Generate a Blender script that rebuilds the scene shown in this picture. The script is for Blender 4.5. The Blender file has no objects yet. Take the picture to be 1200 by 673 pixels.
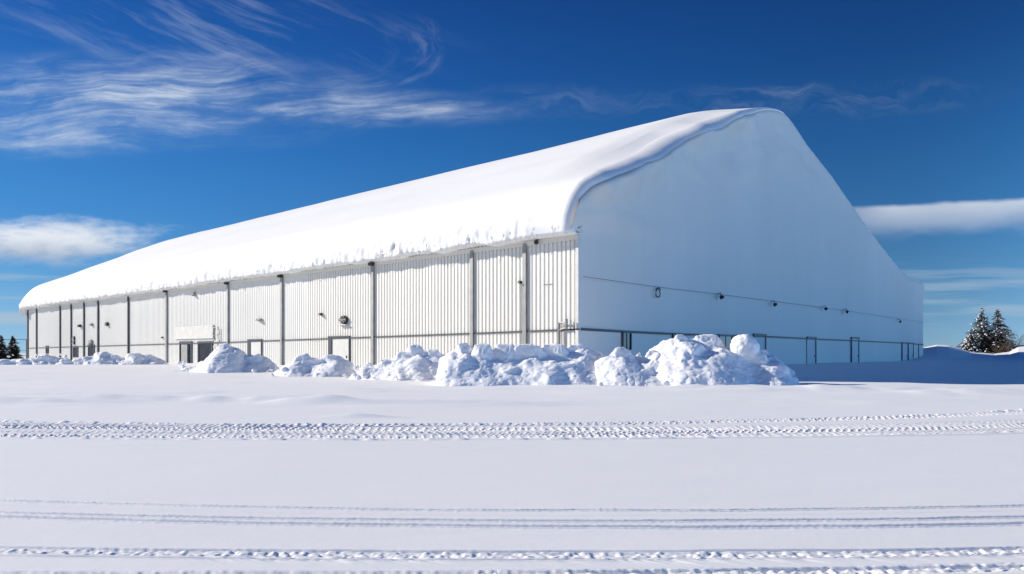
import bpy, bmesh, math, random
import numpy as np
from mathutils import Vector, Matrix
random.seed(7)
C = bpy.context.scene.collection
R = math.radians
# ------------------------------------------------------------------ camera numbers
F = 840.0; HZ = 414.0; EYE = 1.6            # focal length, horizon row (1200 px wide photograph), eye height above datum
# ------------------------------------------------------------------ noise
def _hash(ix, iy, iz, seed):
    n = (ix.astype(np.int64)*374761393 + iy.astype(np.int64)*668265263 + iz.astype(np.int64)*2147483647 + seed*1274126177) & 0xFFFFFFFF
    n = ((n ^ (n >> 13))*1274126177) & 0xFFFFFFFF
    n = ((n ^ (n >> 16))*2246822519) & 0xFFFFFFFF
    return ((n ^ (n >> 15)) & 0xFFFFFF)/float(0xFFFFFF)
def noise3(x, y, z=0.0, seed=0):
    x, y, z = np.broadcast_arrays(np.asarray(x, float), np.asarray(y, float), np.asarray(z, float))
    ix, iy, iz = np.floor(x), np.floor(y), np.floor(z)
    fx, fy, fz = x-ix, y-iy, z-iz
    ux, uy, uz = [f*f*f*(f*(f*6-15)+10) for f in (fx, fy, fz)]
    r = 0
    for a in (0, 1):
        for b in (0, 1):
            for c in (0, 1):
                w = (ux if a else 1-ux)*(uy if b else 1-uy)*(uz if c else 1-uz)
                r = r + w*_hash(ix+a, iy+b, iz+c, seed)
    return r*2-1
def fbm(x, y, z=0.0, seed=0, octv=4, gain=.5):
    s = 0; a = 1; t = 0
    for o in range(octv):
        s = s + a*noise3(np.asarray(x)*2**o, np.asarray(y)*2**o, np.asarray(z)*2**o, seed+o*17); t += a; a *= gain
    return s/t
def sstep(a, b, x):
    t = np.clip((np.asarray(x, float)-a)/(b-a), 0, 1); return t*t*(3-2*t)
# ------------------------------------------------------------------ mesh helpers
def link(name, me, mat, parent=None, smooth=False):
    o = bpy.data.objects.new(name, me); C.objects.link(o)
    if mat: me.materials.append(mat)
    if parent: o.parent = parent
    if smooth:
        me.polygons.foreach_set('use_smooth', [True]*len(me.polygons))
    return o
def grid_mesh(name, P, mat, parent=None, smooth=True, flip=False):
    nr, nc = P.shape[:2]
    me = bpy.data.meshes.new(name)
    me.vertices.add(nr*nc); me.vertices.foreach_set('co', P.reshape(-1).astype(np.float32))
    i = np.arange((nr-1)*(nc-1)); r = i//(nc-1); c = i % (nc-1)
    a = r*nc+c
    q = np.stack([a, a+1, a+nc+1, a+nc], 1)
    if flip: q = q[:, ::-1]
    me.loops.add(q.size); me.loops.foreach_set('vertex_index', q.reshape(-1).astype(np.int32))
    me.polygons.add(len(q)); me.polygons.foreach_set('loop_start', (np.arange(len(q))*4).astype(np.int32))
    me.polygons.foreach_set('use_smooth', np.full(len(q), smooth))
    me.update(calc_edges=True); me.validate()
    return link(name, me, mat, parent)
def box(bm, x0, x1, y0, y1, z0, z1, rot=None):
    v = [bm.verts.new((x, y, z)) for x in (x0, x1) for y in (y0, y1) for z in (z0, z1)]
    for f in ((0,1,3,2), (4,6,7,5), (0,4,5,1), (2,3,7,6), (0,2,6,4), (1,5,7,3)):
        bm.faces.new([v[i] for i in f])
    return v
def tube(bm, pts, r, seg=6):
    pts = [Vector(p) for p in pts]; rings = []
    rr = r if isinstance(r, (list, tuple)) else [r]*len(pts)
    for i, p in enumerate(pts):
        d = (pts[min(i+1, len(pts)-1)]-pts[max(i-1, 0)]).normalized()
        a = d.orthogonal().normalized() if abs(d.z) > .95 else d.cross(Vector((0,0,1))).normalized()
        b = d.cross(a)
        rings.append([bm.verts.new(p+(a*math.cos(2*math.pi*k/seg)+b*math.sin(2*math.pi*k/seg))*rr[i]) for k in range(seg)])
    for i in range(len(rings)-1):
        for k in range(seg):
            bm.faces.new((rings[i][k], rings[i][(k+1) % seg], rings[i+1][(k+1) % seg], rings[i+1][k]))
    bm.faces.new(rings[0][::-1]); bm.faces.new(rings[-1])
def done(name, bm, mat, parent=None, smooth=False, bevel=0):
    if bevel: bmesh.ops.bevel(bm, geom=bm.edges[:], offset=bevel, segments=1, affect='EDGES')
    bmesh.ops.recalc_face_normals(bm, faces=bm.faces[:])
    me = bpy.data.meshes.new(name); bm.to_mesh(me); bm.free()
    return link(name, me, mat, parent, smooth)
def empty(name, loc, label, cat, rz=0, group=None):
    o = bpy.data.objects.new(name, None); C.objects.link(o); o.location = loc; o.rotation_euler = (0, 0, rz)
    o['label'] = label; o['category'] = cat
    if group: o['group'] = group
    return o
# ------------------------------------------------------------------ materials
def nt(mat): return mat.node_tree.nodes, mat.node_tree.links
def mat_base(name, col, rough=.6, metal=0.0):
    m = bpy.data.materials.new(name); m.use_nodes = True
    b = m.node_tree.nodes['Principled BSDF']
    b.inputs['Base Color'].default_value = (*col, 1); b.inputs['Roughness'].default_value = rough
    b.inputs['Metallic'].default_value = metal
    return m
def add_noise(m, scale, amount=.08, bump=0, bdist=.02, stretch=(1,1,1), detail=4, scale2=None):
    n, l = nt(m); b = n['Principled BSDF']; col = tuple(b.inputs['Base Color'].default_value)
    tc = n.new('ShaderNodeTexCoord'); mp = n.new('ShaderNodeMapping'); mp.inputs['Scale'].default_value = stretch
    no = n.new('ShaderNodeTexNoise'); no.inputs['Scale'].default_value = scale; no.inputs['Detail'].default_value = detail
    l.new(tc.outputs['Object'], mp.inputs['Vector']); l.new(mp.outputs[0], no.inputs['Vector'])
    rm = n.new('ShaderNodeMapRange'); rm.inputs['From Min'].default_value = .3; rm.inputs['From Max'].default_value = .7
    rm.inputs['To Min'].default_value = 1-amount; rm.inputs['To Max'].default_value = 1+amount*.3
    l.new(no.outputs['Fac'], rm.inputs['Value'])
    mx = n.new('ShaderNodeVectorMath'); mx.operation = 'SCALE'; mx.inputs[0].default_value = col[:3]
    l.new(rm.outputs[0], mx.inputs['Scale']); l.new(mx.outputs[0], b.inputs['Base Color'])
    if bump:
        n2 = n.new('ShaderNodeTexNoise'); n2.inputs['Scale'].default_value = scale2 or scale; n2.inputs['Detail'].default_value = detail+2
        n2.inputs['Roughness'].default_value = .6
        l.new(mp.outputs[0], n2.inputs['Vector'])
        bp = n.new('ShaderNodeBump'); bp.inputs['Strength'].default_value = bump; bp.inputs['Distance'].default_value = bdist
        l.new(n2.outputs['Fac'], bp.inputs['Height']); l.new(bp.outputs[0], b.inputs['Normal'])
    return m
SNOW = (.84, .835, .82)
M = {}
M['snow'] = add_noise(mat_base('snow', SNOW, .75), .15, .02, .25, .010, (1,1,1), 5, 9)
M['snow_roof'] = add_noise(mat_base('roof snow', (.80, .795, .78), .8), .1, .02, .4, .05, (1,1,1), 4, 1.2)
M['snow_pile'] = add_noise(mat_base('piled snow', (.88, .88, .88), .7), .8, .03, .5, .04, (1,1,1), 5, 5)
M['ice'] = add_noise(mat_base('hanging ice', (.6, .64, .68), .35), 2, .2)
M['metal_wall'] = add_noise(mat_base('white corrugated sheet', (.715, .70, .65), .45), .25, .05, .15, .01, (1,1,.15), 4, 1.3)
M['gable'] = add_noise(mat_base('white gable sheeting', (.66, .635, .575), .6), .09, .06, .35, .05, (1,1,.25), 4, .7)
M['post'] = add_noise(mat_base('grey steel post', (.30, .30, .29), .5, .2), 1.2, .25)
M['postdark'] = add_noise(mat_base('dark steel', (.055, .058, .062), .5), 1.5, .3)
M['rail'] = add_noise(mat_base('dark rail paint', (.045, .05, .06), .5), 2, .3)
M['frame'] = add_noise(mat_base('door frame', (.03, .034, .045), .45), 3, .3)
M['door'] = add_noise(mat_base('pale door leaf', (.62, .61, .57), .5), 1.1, .12)
M['doorgrey'] = add_noise(mat_base('grey door leaf', (.5, .52, .54), .5), 1.1, .12)
M['glass'] = add_noise(mat_base('dark glass', (.02, .03, .045), .12), .7, .2)
M['dark'] = add_noise(mat_base('dark door and unlit doorway', (.035, .045, .06), .9), .7, .3); M['dark'].node_tree.nodes['Principled BSDF'].inputs['Specular IOR Level'].default_value = .1  # dark door colour; on open doorways it paints in the unlit interior
M['black'] = add_noise(mat_base('black plastic', (.02, .02, .02), .5), 3, .2)
M['lampglass'] = add_noise(mat_base('lamp lens', (.5, .52, .5), .2), 3, .1)
M['bark'] = add_noise(mat_base('bark', (.09, .06, .045), .9), 6, .4)
M['needle'] = add_noise(mat_base('needles', (.075, .054, .036), .8), 3, .5)
M['twig'] = add_noise(mat_base('twigs', (.13, .085, .06), .9), 5, .4)
# ------------------------------------------------------------------ terrain
def interp(x, xs, ys): return np.interp(x, xs, ys)
def g_base(x, y):
    x = np.asarray(x, float); y = np.asarray(y, float)
    z = -.85*(1-sstep(56, 95, y))
    # snow bank east of the shed
    ratio = x/np.maximum(y, 1)
    pxx = 600+F*ratio
    crest = interp(pxx, [1040, 1085, 1098, 1112, 1124, 1138, 1165, 1183, 1193, 1215, 1400, 1800], [412, 407, 404.5, 405, 408, 412.5, 414, 411, 405, 402, 404, 412])
    cz = np.maximum(EYE+(HZ-crest)*186/F, 0)+ .22*fbm(x*.11, y*.2, 0, 91)
    z = z + np.where(y > 100, cz, 0)*sstep(150, 184, y)*(1-sstep(200, 330, y))*sstep(1050, 1083, pxx)
    # broad undulation and wind drifts
    z = z + .10*fbm(x*.035, y*.07, 0, 3)*sstep(14, 40, y) + .5*fbm(x*.004, y*.006, 0, 8)*sstep(200, 500, y)
    d = fbm(x*.10+fbm(x*.05, y*.08, 0, 5)*1.5, y*.32, 0, 12, 4)
    z = z + .12*d*sstep(28, 36, y)*(1-sstep(75, 110, y))
    # ridge of drift at the left middle distance
    for (cx, cy, wx, wy, h) in ((-22, 38, 9, 1.0, .20), (-13, 37, 6, .8, .17), (-9.5, 35.5, 2.2, .8, .30), (-4, 35, 6, .6, .10), (-27, 36, 5, 1.1, .22), (22, 47, 8, 1.5, .2), (28, 43, 6, 1.6, .25), (14, 50, 7, 1.2, .18), (-6, 27.6, 1.3, .35, .14)):
        z = z + 1.35*h*np.exp(-((x-cx)/wx)**2-((y-cy)/wy)**2)*(1+.3*noise3(x*.7, y*.9, 0, 4))
    return z
def gz(x, y): return float(g_base(x, y))
def track(pts):                              # photo pixels on the level foreground (z=-0.85) -> depth as a function of x
    P = []
    for px, py in pts:
        d = (EYE+.85)*F/(py-HZ); P.append(((px-600)/F*d, d))
    P = np.array(P); return np.polyfit(P[:, 0], P[:, 1], min(3, len(P)-1))
def rut(x, y, c, w, depth, rim=.3, seed=0, wob=.02):
    xc = np.clip(x, -26, 26)
    yc = np.polyval(c, xc)+wob*fbm(x*.6, 0*x, 0, seed+2)
    t = (y-yc)/w
    prof = -np.exp(-(t**4)*1.2) + rim*np.exp(-((np.abs(t)-1.45)/.35)**2)
    return depth*prof, t
def g_detail(x, y):
    z = np.zeros_like(x)
    near = (y > 6.5) & (y < 34) & (np.abs(x) < 60)
    X = x[near]; Y = y[near]; Z = np.zeros_like(X)
    Z += .011*fbm(X*.35, Y*1.0, 0, 20, 3)+.0012*fbm(X*5, Y*8, 0, 22, 3)
    # band A : wide field of tractor tread, four lanes that spread toward the right
    lanes = [([(0, 496), (300, 497), (600, 499), (800, 495), (1000, 489), (1200, 484)], .55),
             ([(0, 500), (300, 501.5), (600, 504), (800, 502), (1000, 498), (1200, 494)], .50),
             ([(0, 505), (300, 507), (600, 508), (800, 507), (1000, 503), (1200, 498)], .45),
             ([(0, 510), (300, 511), (600, 512.5), (800, 511), (1000, 508), (1200, 504)], .35)]
    for k, (pts, w) in enumerate(lanes):
        c = track(pts); h, t = rut(X, Y, c, w, .022, .25, 40+k, .10)
        ins = np.exp(-(t**6)*.5)
        yy = t*1.55; row = np.floor(yy+.5*noise3(X*.4, 0*X, 0, 70+k)); off = _hash(row, row*0, row*0, 60+k)
        xx = X/.26+off*3+.35*yy*(1 if k % 2 else -1)+.35*noise3(X*1.3, Y*1.1, 0, 80+k)
        cx = np.abs(xx-np.floor(xx)-.5)*2; cy = np.abs(yy-np.floor(yy)-.5)*2
        amp = .65+.5*_hash(np.floor(xx), row, row*0, 90+k)
        pit = (1-sstep(.62, .84, np.maximum(cx, cy*.9)))
        fade = .45+.55*sstep(-.35, .25, fbm(X*.13, Y*.3, 0, 99+k))
        Z += h*.8 + ins*fade*(-.055*pit*amp+.012*sstep(.85, 1, cx)+.010*noise3(X*9, Y*5, 0, 31))
    # loose crumbs thrown up along the edge of band A
    for pts, s in (([(0, 493), (600, 496), (1200, 481.5)], .16), ([(0, 513), (600, 515), (1200, 506)], .10)):
        c = track(pts); t = (Y-np.polyval(c, np.clip(X, -26, 26)))/s
        Z += .055*np.exp(-t*t)*np.clip(noise3(X*3.5, Y*3, 0, 33)+.15, 0, 1)
    # B : a single thin wheel line, C : thin double wheel line
    thin = [([(0, 588), (200, 592), (420, 597), (600, 599.5), (850, 598), (1200, 593.5)], .036, .09),
            ([(0, 601.5), (200, 606), (420, 609), (600, 611), (850, 610.5), (1200, 607)], .045, .075),
            ([(0, 606.5), (200, 611), (420, 615.5), (600, 617.5), (850, 617.5), (1200, 614.5)], .055, .08)]
    for k, (pts, w, dp) in enumerate(thin):
        c = track(pts); h, t = rut(X, Y, c, w, dp, .30, 120+k, .03)
        m = (.85+.15*sstep(-.2, .2, noise3(X*(3.5+k), 0*X, 0, 130+k)))
        sx = X/.11+.8*noise3(X*2, 0*X, 0, 135+k); tread = np.abs(sx-np.floor(sx)-.5)*2
        Z += h*m*(.82+.18*tread)
        Z += .005*np.exp(-(t/3)**2)*np.clip(noise3(X*14, Y*16, 0, 140+k), 0, 1)
    # D and E : wheel tracks with slanted lugs and crumbling edges
    for k, (pts, w, dp) in enumerate([([(0, 645), (300, 648.5), (600, 650.5), (900, 650), (1200, 645)], .14, .022),
                                      ([(0, 674), (300, 674.5), (600, 673), (900, 669.5), (1200, 665)], .14, .025)]):
        c = track(pts); h, t = rut(X, Y, c, w, dp*.8, .12, 150+k, .04)
        ins = np.exp(-(t**6)*.6)
        sx = X/.20+.75*np.abs(t)+1.3*noise3(X*.9, Y*2, 0, 160+k); a = sx-np.floor(sx)
        lug = sstep(.1, .3, a)*(1-sstep(.5, .72, a))
        hit = _hash(np.floor(sx), sx*0, sx*0, 170+k)
        Z += h + ins*(-.017*lug*(.1+1.1*hit)*(.4+.6*sstep(-.3, .3, noise3(X*.55, 0*X, 0, 177+k)))*(1-sstep(.5, 1.1, np.abs(t+.35*noise3(X*4, 0*X, 0, 5))))+.014*noise3(X*16, Y*16, 0, 171))
        # sweep marks beside the track
        Z += .010*np.exp(-((t+1.6)/1.1)**2)*fbm((X+Y*1.5)*7, Y*2, 0, 180+k, 3)*sstep(-.3, .5, noise3(X*.4, 0*X, 0, 181))*2
    for k, pts in enumerate([[(0, 641.5), (300, 645), (600, 646.5), (900, 646), (1200, 641.5)], [(0, 651.5), (300, 655), (600, 656), (900, 655), (1200, 650)], [(0, 671), (300, 671.5), (600, 670), (900, 667), (1200, 662.5)]]):
        c = track(pts); h, t = rut(X, Y, c, .03, .045, .3, 300+k, .02); Z += h*(.55+.45*sstep(-.3, .2, noise3(X*1.5, 0*X, 0, 310+k)))
    # faint older parallel lines
    for k, (pts, w, dp) in enumerate([([(0, 513.5), (600, 515.5), (1200, 508)], .10, .03), ([(0, 448), (600, 462), (1200, 470)], .15, .02), ([(600, 528), (900, 526), (1200, 520)], .05, .012), ([(0, 592.5), (600, 604), (1200, 599)], .012, .008)]):
        c = track(pts); h, t = rut(X, Y, c, w, dp, .2, 190+k); Z += h
    z[near] = Z
    return z
ys = np.concatenate([[-900, -300, -120, -60, -30, -15, -8, -3, 0, 2, 4, 5.5, 6.5], np.arange(7.0, 8.1, .03), np.arange(8.1, 12.2, .0125), np.arange(12.2, 19.5, .09),
                     np.arange(19.5, 31, .055), np.arange(31, 60, .22), np.arange(60, 115, .8), np.arange(115, 175, .8), np.arange(175, 215, 1.2), np.arange(215, 340, 6),
                     np.array([360, 400, 470, 560, 700, 900, 1200, 1700, 2500, 4000, 6500, 9000])])
inner = np.linspace(-.78, .78, 1250)
outer = np.concatenate([.78+np.cumsum(np.geomspace(.004, .06, 30)), [2.2, 3, 4.5, 8, 16, 40]])
rs = np.concatenate([-outer[::-1], inner, outer])
G = np.maximum(ys, 6.5)
XX = rs[None, :]*G[:, None]; YY = np.repeat(ys[:, None], len(rs), 1)
ZZ = g_base(XX, YY)+g_detail(XX, YY)
o = grid_mesh('ground', np.stack([XX, YY, ZZ], 2), M['snow']); o['kind'] = 'structure'
# ------------------------------------------------------------------ the shed
CX, CY = (678-600)/F*64, 64.0
WD = Vector((740/F, 1, 0)).normalized()      # along the gable wall, to the right
UD = Vector((-WD.y, WD.x, 0))                # along the long wall, to the left
LEN = 162.0; WID = 133.4; BASE = -1.3
ang = math.atan2(WD.y, WD.x)
shed = empty('warehouse', (CX, CY, 0), 'huge white metal warehouse with ribbed long side and deep snow over its rounded roof', 'warehouse', ang)
def side(px, py=None):                        # pixel on the long wall (local x = 0) -> (u, z)
    r = (px-600)/F; t = (CX-r*64)/(r-UD.x/UD.y) if False else None
    # point = C + u*UD ; (CX+u*UDx)/(CY+u*UDy)=r
    u = (r*CY-CX)/(UD.x-r*UD.y)
    z = EYE+(HZ-py)*(CY+u*UD.y)/F if py is not None else None
    return u, z
def gab(px, py=None):
    r = (px-600)/F; w = (r*CY-CX)/(WD.x-r*WD.y)
    z = EYE+(HZ-py)*(CY+w*WD.y)/F if py is not None else None
    return w, z
# top outline of the snow at the near gable edge
PR = [(-1.55, 12.25), (-1.62, 12.9), (-1.45, 13.9), (-1.0, 15.0), (-.3, 16.1), (.7, 17.2), (2.0, 18.0), (4.5, 19.1)]
for px, py in ((750, 181), (775, 169), (800, 154), (825, 142), (850, 134), (868, 128), (885, 126), (900, 125.8), (911, 127.5), (917, 130.5), (924, 138), (932, 149), (945, 169), (960, 188), (975, 207), (988, 226), (1000, 243), (1015, 265), (1030, 285), (1050, 310), (1060, 321), (1067, 326)):
    PR.append(gab(px, py))
PR += [(128.5, 17.9), (132.5, 17.75), (134.0, 17.2), (134.15, 16.5), (133.9, 16.1)]
PR = np.array(PR)
# resample by arc length, dense at the eave
seg = np.concatenate([[0], np.cumsum(np.hypot(*np.diff(PR, axis=0).T))])
ss = np.concatenate([np.linspace(0, 9, 40), np.linspace(9, seg[-1]-3, 150)[1:], np.linspace(seg[-1]-3, seg[-1], 10)[1:]])
pw = np.interp(ss, seg, PR[:, 0]); pz = np.interp(ss, seg, PR[:, 1])
keep = np.clip((pw-28)/8, 0, 1); pw0, pz0 = pw.copy(), pz.copy()
for _ in range(10):                         # soften kinks of the lower curve, keep the ridge crisp
    pz[8:-6] = (pz[7:-7]+2*pz[8:-6]+pz[9:-5])/4; pw[8:-6] = (pw[7:-7]+2*pw[8:-6]+pw[9:-5])/4
pw = pw*(1-keep)+pw0*keep; pz = pz*(1-keep)+pz0*keep
nP = len(ss)
EK = 1+(.5+.45*noise3(pw*.19, 0*pw, 0, 208))*(1-sstep(28, 46, pw))*sstep(0, 8, pw)
TH = 1.35*(1-sstep(26, 44, pw))*(.40+.60*sstep(-1.2, 6, pw))*(1+.35*noise3(pw*.22, 0*pw, 0, 207))+.35          # snow thickness at the gable edge
LIP_ = lambda p: (.75+.45*fbm(p*.16, 0*p, 0, 201)+.35*noise3(p*.5, 0*p, 0, 203))*(1-sstep(30, 46, p))*sstep(-2, 3, p)+.14
tw = np.gradient(pw); tz = np.gradient(pz); tl = np.hypot(tw, tz)+1e-9; nw_, nz2 = -tz/tl, tw/tl
qw = pw-nw_*TH*.58; qz = pz-nz2*TH*.58; LIPT = LIP_(pw)-.03*TH*EK
LIP = LIP_(pw)
rise_w = sstep(0, 12, pw)*(1-sstep(46, 60, pw))
rows = []
K = 14
def roof_z(pw, pz, u):                       # snow surface away from the edge
    return pz + rise_w*1.05*sstep(-1, 8, u)*(1-sstep(LEN-16, LEN, u)*.9) + .22*fbm(pw*.09, u*.03+0*pw, 0, 210)*sstep(2, 8, u)*sstep(3, 12, pw)
rows.append(np.stack([np.clip(pw-nw_*(TH*.75+.1), .35, WID-.35), np.full(nP, .12), pz-nz2*(TH*.75+.1)], 1))
for k in range(K+1):
    th = .3+k/K*(math.pi/2-.3)
    e = EK*TH*(1-math.cos(th))                  # inward
    dn = TH*(1-math.sin(th))
    rows.append(np.stack([pw-nw_*dn, -LIP+e, pz-nz2*dn], 1))
u_end = -LIP+TH*EK
us = np.concatenate([np.arange(4.4, 40, .22), np.arange(40, 100, .35), np.arange(100, LEN+.3, .6)])
for u in us:
    z = roof_z(pw, pz, u)
    edge = np.exp(-((ss-1.2)/1.5)**2)
    x = pw + 0
    rough = fbm(0*pw+u*2.1, ss*.9, 0, 220, 3)*.16 + .17*(1-2*np.abs(noise3(0*pw+u*3.6+.25*ss, ss*.45, 0, 224)))*(1-sstep(.6, 2.3, ss+.7*noise3(0*pw+u*.9, 0*ss, 0, 225)))
    wave = .28*noise3(0*pw+u*.07, 0*ss, 0, 226)
    x = x - edge*(rough+wave)
    z = z + (1-sstep(0, 1.2, ss))*(.13*noise3(0*pw+u*.8, 0*ss, 0, 228)+.08*noise3(0*pw+u*3.1, 0*ss, 0, 229))
    far = LEN-u
    if far < 3: z = z - TH*(1-math.sqrt(max(0, 1-(1-max(far, 0)/3)**2)))
    rows.append(np.stack([x, np.maximum(np.full(nP, u), u_end+.05*0), z], 1))
rows.append(np.stack([pw*.99, np.full(nP, LEN+.2), pz-TH-.8], 1))
S = np.stack(rows, 0)
# eave underside: an extra column going back to the wall
under = S[:, :1, :].copy(); under[:, :, 0] = .3; under[:, :, 2] -= .06
und2 = S[:, -1:, :].copy(); und2[:, :, 0] = WID-.3; und2[:, :, 2] -= .05
S = np.concatenate([under, S, und2], 1)
# roof sheeting under the snow
rz = pz-TH-.35
inn = (pw > .1) & (pw < WID-.1)
rw = np.concatenate([[.02], pw[inn], [WID-.02]]); rzz = np.concatenate([[12.2], np.maximum(rz[inn], 12.2), [15.9]])
RS = np.stack([np.stack([rw, np.full(len(rw), u), rzz], 1) for u in (.05, LEN*.5, LEN-.05)], 0)
roof = grid_mesh('roof', RS, M['post'], shed, flip=True)
rsn = grid_mesh('roof_snow', S, M['snow_roof'], roof, flip=True)
rsn['label'] = 'thick smooth windblown snow cover'
# icicles and rime under the eave
bm = bmesh.new(); rnd = random.Random(3)
for i in range(1500):
    u = rnd.random()**1.25*160+.3
    w = -1.56+rnd.uniform(-.12, .35); z0 = 12.2+rnd.uniform(0, .7)
    l = rnd.uniform(.15, .55)*(1 if rnd.random() < .85 else 1.5); r = rnd.uniform(.02, .055)
    a = [bm.verts.new((w+r*math.cos(k*2.1)-.03, u+r*math.sin(k*2.1), z0)) for k in range(3)]
    b = bm.verts.new((w+rnd.uniform(-.06, .04), u+rnd.uniform(-.12, .12), z0-l if rnd.random() < .45 else z0+l*.9))
    for k in range(3): bm.faces.new((a[k], a[(k+1) % 3], b))
ic = done('icicles', bm, M['ice'], roof); ic['kind'] = 'stuff'; ic['label'] = 'ragged rime and icicles along the eave'
# corrugated long wall
pitch = .5; prof = [(0, 0), (.30, 0), (.335, .10), (.465, .10), (.50, 0)]
cols = []
nrib = int(LEN/pitch)
for i in range(nrib):
    for a, d in prof[:-1]: cols.append((i*pitch+a, d*(1.15 if i*pitch < 43 else .42)))
cols.append((LEN, 0)); cols = np.array(cols)
zs = np.array([BASE, 12.35])
Wl = np.zeros((2, len(cols), 3)); Wl[:, :, 1] = cols[:, 0]; Wl[:, :, 0] = cols[:, 1]; Wl[:, :, 2] = zs[:, None]
wl = grid_mesh('side_wall', Wl, M['metal_wall'], shed, smooth=False, flip=False); wl['label'] = 'sunlit vertically ribbed side wall'
# gable wall : a sheet with plastered snow high up
gw = np.linspace(0.0, WID, 220); qm = np.maximum.accumulate(qw)+np.arange(nP)*1e-6; top = np.interp(gw, qm, qz); lipg = np.interp(gw, qm, LIPT)
top = np.maximum(top, 12.4)
nz = 110; Gm = np.zeros((nz, len(gw), 3))
for j in range(nz):
    f = j/(nz-1); z = BASE+(top-BASE)*f
    dist = top-z; hd = gw-np.interp(z, np.maximum.accumulate(qz[:70])+np.arange(70)*1e-6, qw[:70]); dist = np.where(gw < 14, np.minimum(dist, np.maximum(hd, 0)), dist)
    pl = ((lipg+.05)*np.exp(-(np.maximum(dist-.3, 0)/1.6)**1.6)-(.32+.0*lipg)*(1-sstep(0, .26, dist)))*sstep(12.3, 13.2, z)+(-.05*(1-sstep(0, .3, dist))+.05+.75*(1-np.exp(-dist/1.5))*np.exp(-dist/4.5)*np.maximum(0, .4+1.9*fbm(gw*.13-z*.05, z*.26+gw*.03, 0, 240))*(1-sstep(40, 70, gw)*.8))*sstep(12.3, 14, z)
    pl += .05*fbm(gw*.05, z*.06, 0, 244)*sstep(0, 6, gw)*sstep(BASE+3.5, 9, z)
    pl += .03*np.maximum(0, np.sin(gw*math.pi*2/.9))*sstep(3, 6, dist)*(1-sstep(6, 14, dist))*sstep(12, 15, gw)*(1-sstep(18, 20, gw))
    xl = np.minimum(np.interp(z, np.maximum.accumulate(qz[:70])+np.arange(70)*1e-6, qw[:70]), 0)*sstep(12.2, 12.6, z)*1.15
    Gm[j, :, 0] = gw+xl*np.clip(1-gw/3, 0, 1); Gm[j, :, 1] = -pl; Gm[j, :, 2] = z
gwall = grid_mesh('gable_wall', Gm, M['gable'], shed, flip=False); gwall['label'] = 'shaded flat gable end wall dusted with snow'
gn, gl = nt(M['gable']); tcg = [q for q in gn if q.type == 'TEX_COORD'][0]; sxg = gn.new('ShaderNodeSeparateXYZ'); gl.new(tcg.outputs['Object'], sxg.inputs[0])
def gmath(op, a, b):
    m = gn.new('ShaderNodeMath'); m.operation = op
    for i, q in enumerate((a, b)):
        if isinstance(q, (int, float)): m.inputs[i].default_value = q
        else: gl.new(q, m.inputs[i])
    return m.outputs[0]
vx = gmath('ABSOLUTE', gmath('SUBTRACT', gmath('FRACT', gmath('DIVIDE', sxg.outputs[0], 7.4), 0), .5), 0)
hz_ = gmath('ABSOLUTE', gmath('SUBTRACT', gmath('FRACT', gmath('DIVIDE', gmath('ADD', sxg.outputs[2], 2.2), 7.0), 0), .5), 0)
seam = gmath('MAXIMUM', gmath('LESS_THAN', vx, .006), gmath('LESS_THAN', hz_, .004))
old = [q for q in gn if q.type == 'VECT_MATH'][0]; mixs = gn.new('ShaderNodeVectorMath'); mixs.operation = 'SCALE'; gl.new(old.outputs[0], mixs.inputs[0])
gl.new(gmath('SUBTRACT', 1.0, gmath('MULTIPLY', seam, .045)), mixs.inputs['Scale']); gl.new(mixs.outputs[0], gn['Principled BSDF'].inputs['Base Color'])
# hidden back walls
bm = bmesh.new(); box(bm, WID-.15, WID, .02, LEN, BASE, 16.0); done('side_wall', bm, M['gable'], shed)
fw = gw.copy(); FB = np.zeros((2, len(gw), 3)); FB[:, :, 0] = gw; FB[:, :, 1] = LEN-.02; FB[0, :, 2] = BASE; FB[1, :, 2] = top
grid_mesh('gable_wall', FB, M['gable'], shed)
# trim along the eave and corners
bm = bmesh.new(); box(bm, -.10, -.004, -.02, LEN, 11.75, 12.2); done('fascia', bm, M['gable'], shed)
bm = bmesh.new(); box(bm, -.12, -.004, -.06, .28, BASE, 12.1); box(bm, -.02, .14, -.06, -.006, BASE, 12.4); box(bm, -.5, .45, -.10, .3, 12.42, 13.5)
done('corner_trim', bm, M['door'], shed)
# upright posts
def upost(px, wd, mat, cap):
    u, _ = side(px); h = 12.1
    bm = bmesh.new()
    wd *= .8; box(bm, -.24, -.005, u-wd/2, u+wd/2, BASE, h-.35)
    box(bm, -.2, -.06, u-wd/2+.02, u+wd/2-.02, h-.349, h-.1)
    o = done('post', bm, mat, shed, bevel=.015)
    if cap:
        bm = bmesh.new(); box(bm, -.62, -.13, u-wd*.8, u+wd*.8, h-.34, h+.0); done('bracket', bm, M['black'], o, bevel=.02)
for px, wd, mt, cap in ((616, .55, 'post', 0), (554, .58, 'post', 0), (438, .5, 'post', 1), (331, .55, 'post', 1), (268, .5, 'post', 1), (196, .6, 'post', 1),
                   (151, .6, 'postdark', 0), (115.5, .6, 'postdark', 0), (99, .6, 'postdark', 0), (84, .55, 'postdark', 0), (71, .55, 'postdark', 0), (43.5, .6, 'postdark', 0), (33.2, .6, 'postdark', 0)):
    upost(px, wd, M[mt], cap)
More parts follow.
